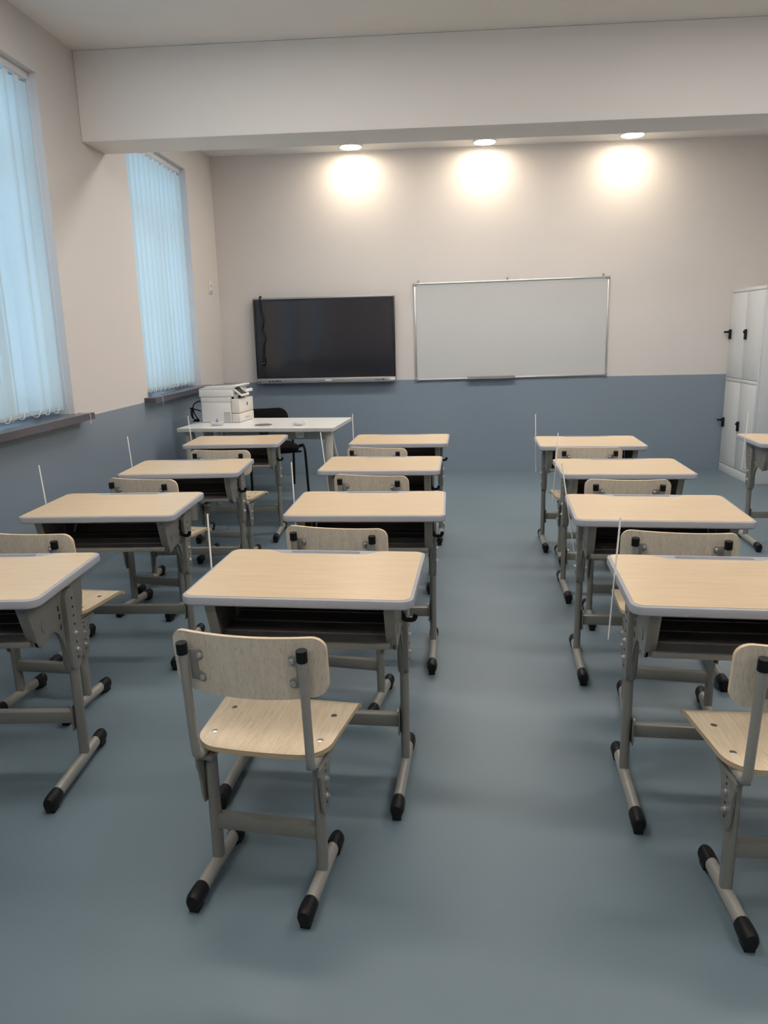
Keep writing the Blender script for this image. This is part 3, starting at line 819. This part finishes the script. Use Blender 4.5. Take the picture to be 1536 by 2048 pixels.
# ---------------------------------------------------------------- lockers
def locker():
    xf = 2.768; y0, y1 = 6.800, 7.537; zt = 1.705
    root = empty('metal_locker', 'tall light grey steel locker with four doors in the corner', 'locker', (xf, (y0 + y1) / 2, 0))
    L = Vector(root.location)
    def P(name, bm, mat, par=root, **kw):
        bmesh.ops.translate(bm, verts=bm.verts[:], vec=-L); return obj(name, bm, mat, par, **kw)
    P('body', bx(xf + .016, XR - .02, y0, y1, 0, zt, bev=.003), LOCK)
    ym = (y0 + y1) / 2
    # face frame strips
    P('plinth', bx(xf, xf + .018, y0, y1, 0, .080, bev=.002), LOCK)
    P('top_strip', bx(xf, xf + .018, y0, y1, zt - .028, zt, bev=.002), LOCK)
    P('middle_strip', bx(xf, xf + .018, y0 + .022, y1 - .012, .873, .903, bev=.002), LOCK)
    P('side_strip', bx(xf, xf + .018, y0, y0 + .020, .082, zt - .030, bev=.002), LOCK)
    P('side_strip', bx(xf, xf + .018, y1 - .010, y1, .082, zt - .030, bev=.002), LOCK)
    P('hinge_post', bx(xf, xf + .018, ym - .005, ym + .005, .082, zt - .030), LOCK)
    for (a, b) in ((y0 + .023, ym - .008), (ym + .008, y1 - .013)):
        for (c, d) in ((.086, .869), (.907, zt - .032)):
            dr = P('door', bx(xf - .001, xf + .014, a, b, c, d, bev=.003), LOCK)
            hz = .478 if c < .5 else 1.302
            hy = b - .030
            hd = P('handle', bx(xf - .020, xf - .0005, hy - .014, hy + .014, hz - .045, hz + .045, bev=.004), BLACK, dr)
            P('lock_barrel', lathe([(.012, xf - .028), (.012, xf - .018)], n=12, center=(0, hy + .004, hz + .022), axis=0), BLACK, dr)
            if b > ym + .1:
                P('key', bx(xf - .066, xf - .027, hy - .002, hy + .010, hz + .012, hz + .030, bev=.003), BLACK, dr)
            yv = (a + b) / 2 - .055
            for q in range(6):
                z = c + .045 + q * .016
                P('vent_louvre', bx(xf - .0045, xf + .001, yv - .05, yv + .03, z, z + .005, bev=.001), LOCK, dr)
    return root
locker()

# ---------------------------------------------------------------- wall outlet
o_ = empty('wall_outlet', 'small white double socket plate high on the window wall', 'outlet', (XL, 7.245, 1.835))
obj('plate', bx(0, .010, -.042, .042, -.060, .060, bev=.003), WHITEP, o_)
for dy in (-.018, .018):
    obj('socket_hole', lathe([(.012, .0098), (.012, .0112)], n=12, center=(0, dy, .014), axis=0), GRILLE, o_)
obj('cover_flap', bx(.010, .014, -.036, .036, -.050, -.026, bev=.001), GRILLE, o_)

# ---------------------------------------------------------------- teacher table
TZ = .720
TT = math.radians(-4.8)
TC = Vector((-1.318, 5.832, 0))
def tw(lx, ly, z=0):
    return Vector((TC.x + lx * math.cos(TT) - ly * math.sin(TT), TC.y + lx * math.sin(TT) + ly * math.cos(TT), z))
def teacher_table():
    root = empty('teacher_table', 'white rectangular teacher table carrying the printer', 'table', TC, TT)
    w, d = .60, .355
    # board with round ports: outline plus three holes
    bm = bmesh.new()
    holes = [(-.352, -.160, .043), (.300, -.172, .043), (.012, -.150, .055)]
    loops = []
    for z in (TZ, TZ - .025):
        ls = [[bm.verts.new((x, y, z)) for x, y in rrect(-w, w, -d, d, .006, 2)]]
        for hx, hy, r in holes:
            ls.append([bm.verts.new((hx + r * math.cos(2 * PI * k / 24), hy + r * math.sin(2 * PI * k / 24), z)) for k in range(24)])
        es = []
        for l in ls:
            for k in range(len(l)): es.append(bm.edges.new((l[k], l[(k + 1) % len(l)])))
        bmesh.ops.triangle_fill(bm, use_beauty=True, edges=es)
        loops.append(ls)
    for la, lb in zip(*loops):
        for k in range(len(la)):
            f = bm.faces.new((la[k], la[(k + 1) % len(la)], lb[(k + 1) % len(la)], lb[k])); f.material_index = 1
    obj('table_board', bm, [TABLEW, TABLEEDGE], root, smooth=False)
    gr = bmesh.new()
    n = 28
    prof = [(.0545, TZ - .02), (.0545, TZ + .003), (.068, TZ + .003), (.069, TZ + .0005), (.056, TZ + .0005)]
    lathe([(.069, TZ + .0005), (.067, TZ + .004), (.050, TZ + .004), (.050, TZ + .001), (.045, TZ + .001)], n=n, bm=gr, center=(.012, -.150, 0))
    obj('cable_port', gr, plain('brown_grey_port', (.18, .15, .13), .5), root)
    bk = bx(-.10, .09, -.17, -.13, TZ - .040, TZ - .0255, bev=.003)
    obj('port_bracket', bk, BLACK, root)
    obj('port_socket', lathe([(.034, TZ - .085), (.036, TZ - .08), (.036, TZ - .0405)], n=16, center=(.012, -.150, 0)), plain('grey_port_socket', (.10, .10, .10), .5), root)
    obj('stretcher_panel', bx(-.52, .52, -.035, -.010, TZ - .125, TZ - .0255, bev=.003), TABLELEG, root)
    for x in (-.44, .42):
        obj('clamp_block', bx(x - .03, x + .03, -.19, -.13, TZ - .05, TZ - .0255, bev=.003), plain('dark_clamp', (.07, .07, .07), .5), root)
    for s in (-1, 1):
        obj('leg', tube([(s * .545, -.285, 0), (s * .545, -.260, TZ - .026)], .030, .022, n=14, up=(0, 1, 0)), TABLELEG, root)
        obj('leg', tube([(s * .560, .285, 0), (s * .548, -.130, TZ - .16), (s * .546, -.215, TZ - .026)], .016, .020, n=12, up=(0, 1, 0)), TABLELEG, root)
        obj('bearer', bx(s * .548 - .025, s * .548 + .025, -.30, .26, TZ - .050, TZ - .0255, bev=.004), TABLELEG, root)
    return holes
HOLES = teacher_table()
def cup(i, hx, hy, label, blue):
    p = tw(hx, hy, TZ)
    root = empty('plastic_cup', label, 'cup', p, group='clear cups set into the table')
    bm = bmesh.new()
    prof = [(.028, -.090), (.029, -.092), (.0305, -.088), (.041, .0), (.046, .018), (.050, .022), (.049, .0235), (.045, .0205), (.040, .001), (.0295, -.086), (.026, -.088)]
    lathe(prof, n=28, bm=bm)
    obj('cup_body', bm, CLEARP, root)
    lid = lathe([(.049, .0236), (.049, .0255), (.020, .0265), (.004, .0265)], n=24)
    obj('cup_lid', lid, CLEARP, root)
    if blue:
        bb = lathe([(.012, .0268), (.012, .032), (.005, .036), (.004, .052), (.001, .053)], n=14)
        obj('lid_knob', bb, BLUEP, root)
cup(0, *HOLES[0][:2], 'clear plastic cup with a blue knob in the table, before the printer', True)
cup(1, *HOLES[1][:2], 'clear plastic cup without any knob set in the bare end of the table', False)

# ---------------------------------------------------------------- printer
def printer():
    D, W = .345, .330                      # along x (depth), along y (width)
    root = empty('laser_printer', 'white multifunction laser printer standing on the teacher table', 'printer', (-1.862, 5.905, TZ + .002), math.radians(-7))
    root.scale = (.93, .93, .93)
    P = lambda name, bm, mat, par=root, **kw: obj(name, bm, mat, par, **kw)
    body = [(0, 0), (.262, 0), (.262, .170), (0, .170)]
    P('body', bx(0, .268, .002, W - .002, 0, .172, bev=.006), WHITEP)
    P('upper_body', bx(-.004, .268, .006, W - .006, .173, .215, bev=.004), WHITEP)
    # front: door and paper drawer facing the room
    P('front_door', bx(.270, D, .0, W, .078, .196, bev=.008), OFFW)
    dr = P('paper_drawer', bx(.270, D, .0, W, .0, .075, bev=.006), OFFW)
    P('drawer_grip', bx(D - .001, D + .002, .12, .21, .026, .036), GRILLE, dr, smooth=False)
    P('door_badge', bx(D - .001, D + .001, .170, .192, .130, .158), plain('dark_badge', (.08, .08, .08), .5), smooth=False)
    # scanner bridge on a short post with a dark output slot
    P('output_slot', bx(.20, .272, .03, W - .03, .196, .217), HOLE, smooth=False)
    P('front_post', bx(.285, .310, .03, .075, .196, .224, bev=.003), OFFW)
    P('scanner_unit', bx(-.012, .290, -.004, W + .004, .217, .276, bev=.006), WHITEP)
    # sloping feeder lid with a dark cover
    lid = [(-.010, .277), (.285, .277), (.325, .305), (.322, .312), (.05, .302), (-.010, .284)]
    P('feeder_lid', prism(lid, 1, .0, W, bev=.002), WHITEP, angle=30)
    P('feeder_cover', prism([(.02, .3005), (.27, .3105), (.27, .3125), (.02, .3025)], 1, .05, W - .02), plain('dark_feeder_cover', (.16, .16, .155), .5), smooth=False)
    # tilted touch panel
    tp = bx(-.055, .055, .012, .185, -.008, .008, bev=.003)
    bmesh.ops.rotate(tp, verts=tp.verts[:], cent=(0, 0, 0), matrix=Matrix.Rotation(math.radians(38), 3, 'Y'))
    bmesh.ops.translate(tp, verts=tp.verts[:], vec=(.325, 0, .256))
    t = P('control_panel', tp, WHITEP)
    sc = bx(-.040, .042, .022, .140, .0082, .0095)
    bmesh.ops.rotate(sc, verts=sc.verts[:], cent=(0, 0, 0), matrix=Matrix.Rotation(math.radians(38), 3, 'Y'))
    bmesh.ops.translate(sc, verts=sc.verts[:], vec=(.325, 0, .256))
    P('touch_screen', sc, BEZEL, t, smooth=False)
    P('panel_wing', bx(.335, .362, .12, .29, .245, .270, bev=.004), WHITEP)
    P('panel_arm', bx(.270, .330, .05, .28, .224, .236, bev=.003), WHITEP)
    gv = P('side_grille', bx(.203, .255, -.0005, .003, .012, .086), GRILLE, smooth=False)
    for i in range(8):
        P('grille_slot', bx(.207, .251, -.0016, .002, .018 + i * .0082, .0212 + i * .0082), WHITEP, gv, smooth=False)
    return root
printer()
def printer_cable():
    root = empty('power_cable', 'black power cable bunched behind the printer', 'cable', (-1.90, 5.98, TZ))
    base = [(0.020, .035, .158), (-.02, .035, .160), (-.055, .03, .135), (-.068, .03, .09), (-.066, .02, .04), (-.05, .01, .012), (-.03, .0, .008)]
    loop = [(-.03, .0, .010), (-.07, .02, .03), (-.082, .03, .07), (-.07, .02, .10), (-.04, .01, .098), (-.005, .0, .09), (.010, .0, .085)]
    l2 = [(-.085, .015, .105), (-.06, .012, .108), (-.05, .01, .07), (-.03, .0, .035), (-.01, -.01, .012), (-.04, -.02, .008), (-.07, -.01, .009)]
    for p in (base, loop, l2):
        obj('cable_loop', tube(smooth_path(p, 6), .0052, n=8), BLACK, root)
    obj('cable_plug', tube([(-.035, -.02, .014), (-.005, -.03, .014)], .013, .011, n=10), BLACK, root)
    obj('cable_tie', tube([(-.062, -.03, .010), (-.044, -.032, .022)], .003, n=6), STICK, root)
printer_cable()

# ---------------------------------------------------------------- visitor chair behind the table
def visitor_chair():
    root = empty('visitor_chair', 'black upholstered visitor chair with steel legs behind the teacher table', 'chair', (-1.475, 6.655, 0), math.radians(24))
    P = lambda name, bm, mat, par=root, **kw: obj(name, bm, mat, par, **kw)
    sh = .415
    cushion = bmesh.new()
    pts = rrect(-.215, .215, -.205, .205, .09, 6)
    prof = [(.80, sh - .040), (.95, sh - .034), (1.0, sh - .012), (.99, sh + .008), (.93, sh + .020), (.60, sh + .026), (.2, sh + .027)]
    rings = [[cushion.verts.new((x * k, y * k, z)) for x, y in pts] for k, z in prof]
    for a, b in zip(rings, rings[1:]):
        for k in range(len(a)): cushion.faces.new((a[k], a[(k + 1) % len(a)], b[(k + 1) % len(a)], b[k]))
    cushion.faces.new(rings[0][::-1]); cushion.faces.new(rings[-1])
    P('seat_cushion', cushion, FABRICB)
    bk = bmesh.new()
    pts = rrect(-.215, .215, .46, .732, .085, 7)
    prof = [(.0, .90), (-.010, .98), (-.022, 1.0), (-.036, .97), (-.046, .86)]
    rings = []
    for dy, k in prof:
        ring = []
        for x, z in pts:
            xx = x * k; zz = .6025 + (z - .6025) * k
            ring.append(bk.verts.new((xx, .245 + dy + .035 - .035 * (xx / .225) ** 2 + (zz - .46) * .12, zz)))
        rings.append(ring)
    for a, b in zip(rings, rings[1:]):
        for k in range(len(a)): bk.faces.new((a[k], a[(k + 1) % len(a)], b[(k + 1) % len(a)], b[k]))
    bk.faces.new(rings[0][::-1]); bk.faces.new(rings[-1])
    P('backrest', bk, FABRICB)
    for s in (-1, 1):
        P('leg', tube(smooth_path([(s * .250, -.270, 0), (s * .243, -.235, sh - .06), (s * .240, -.222, sh - .005), (s * .238, -.195, sh + .018), (s * .236, -.15, sh + .012), (s * .235, .05, sh - .025), (s * .235, .17, sh - .030)], 5), .011, .015, n=12), BLACK, root)
        P('leg', tube(smooth_path([(s * .250, .280, 0), (s * .238, .20, sh - .06), (s * .232, .215, sh + .05), (s * .205, .262, .52), (s * .195, .285, .58)], 5), .011, .015, n=12), BLACK, root)
    P('seat_rail', tube([(-.236, -.12, sh - .045), (.236, -.12, sh - .045)], .010, n=10), BLACK)
    P('seat_rail', tube([(-.236, .12, sh - .045), (.236, .12, sh - .045)], .010, n=10), BLACK)
visitor_chair()
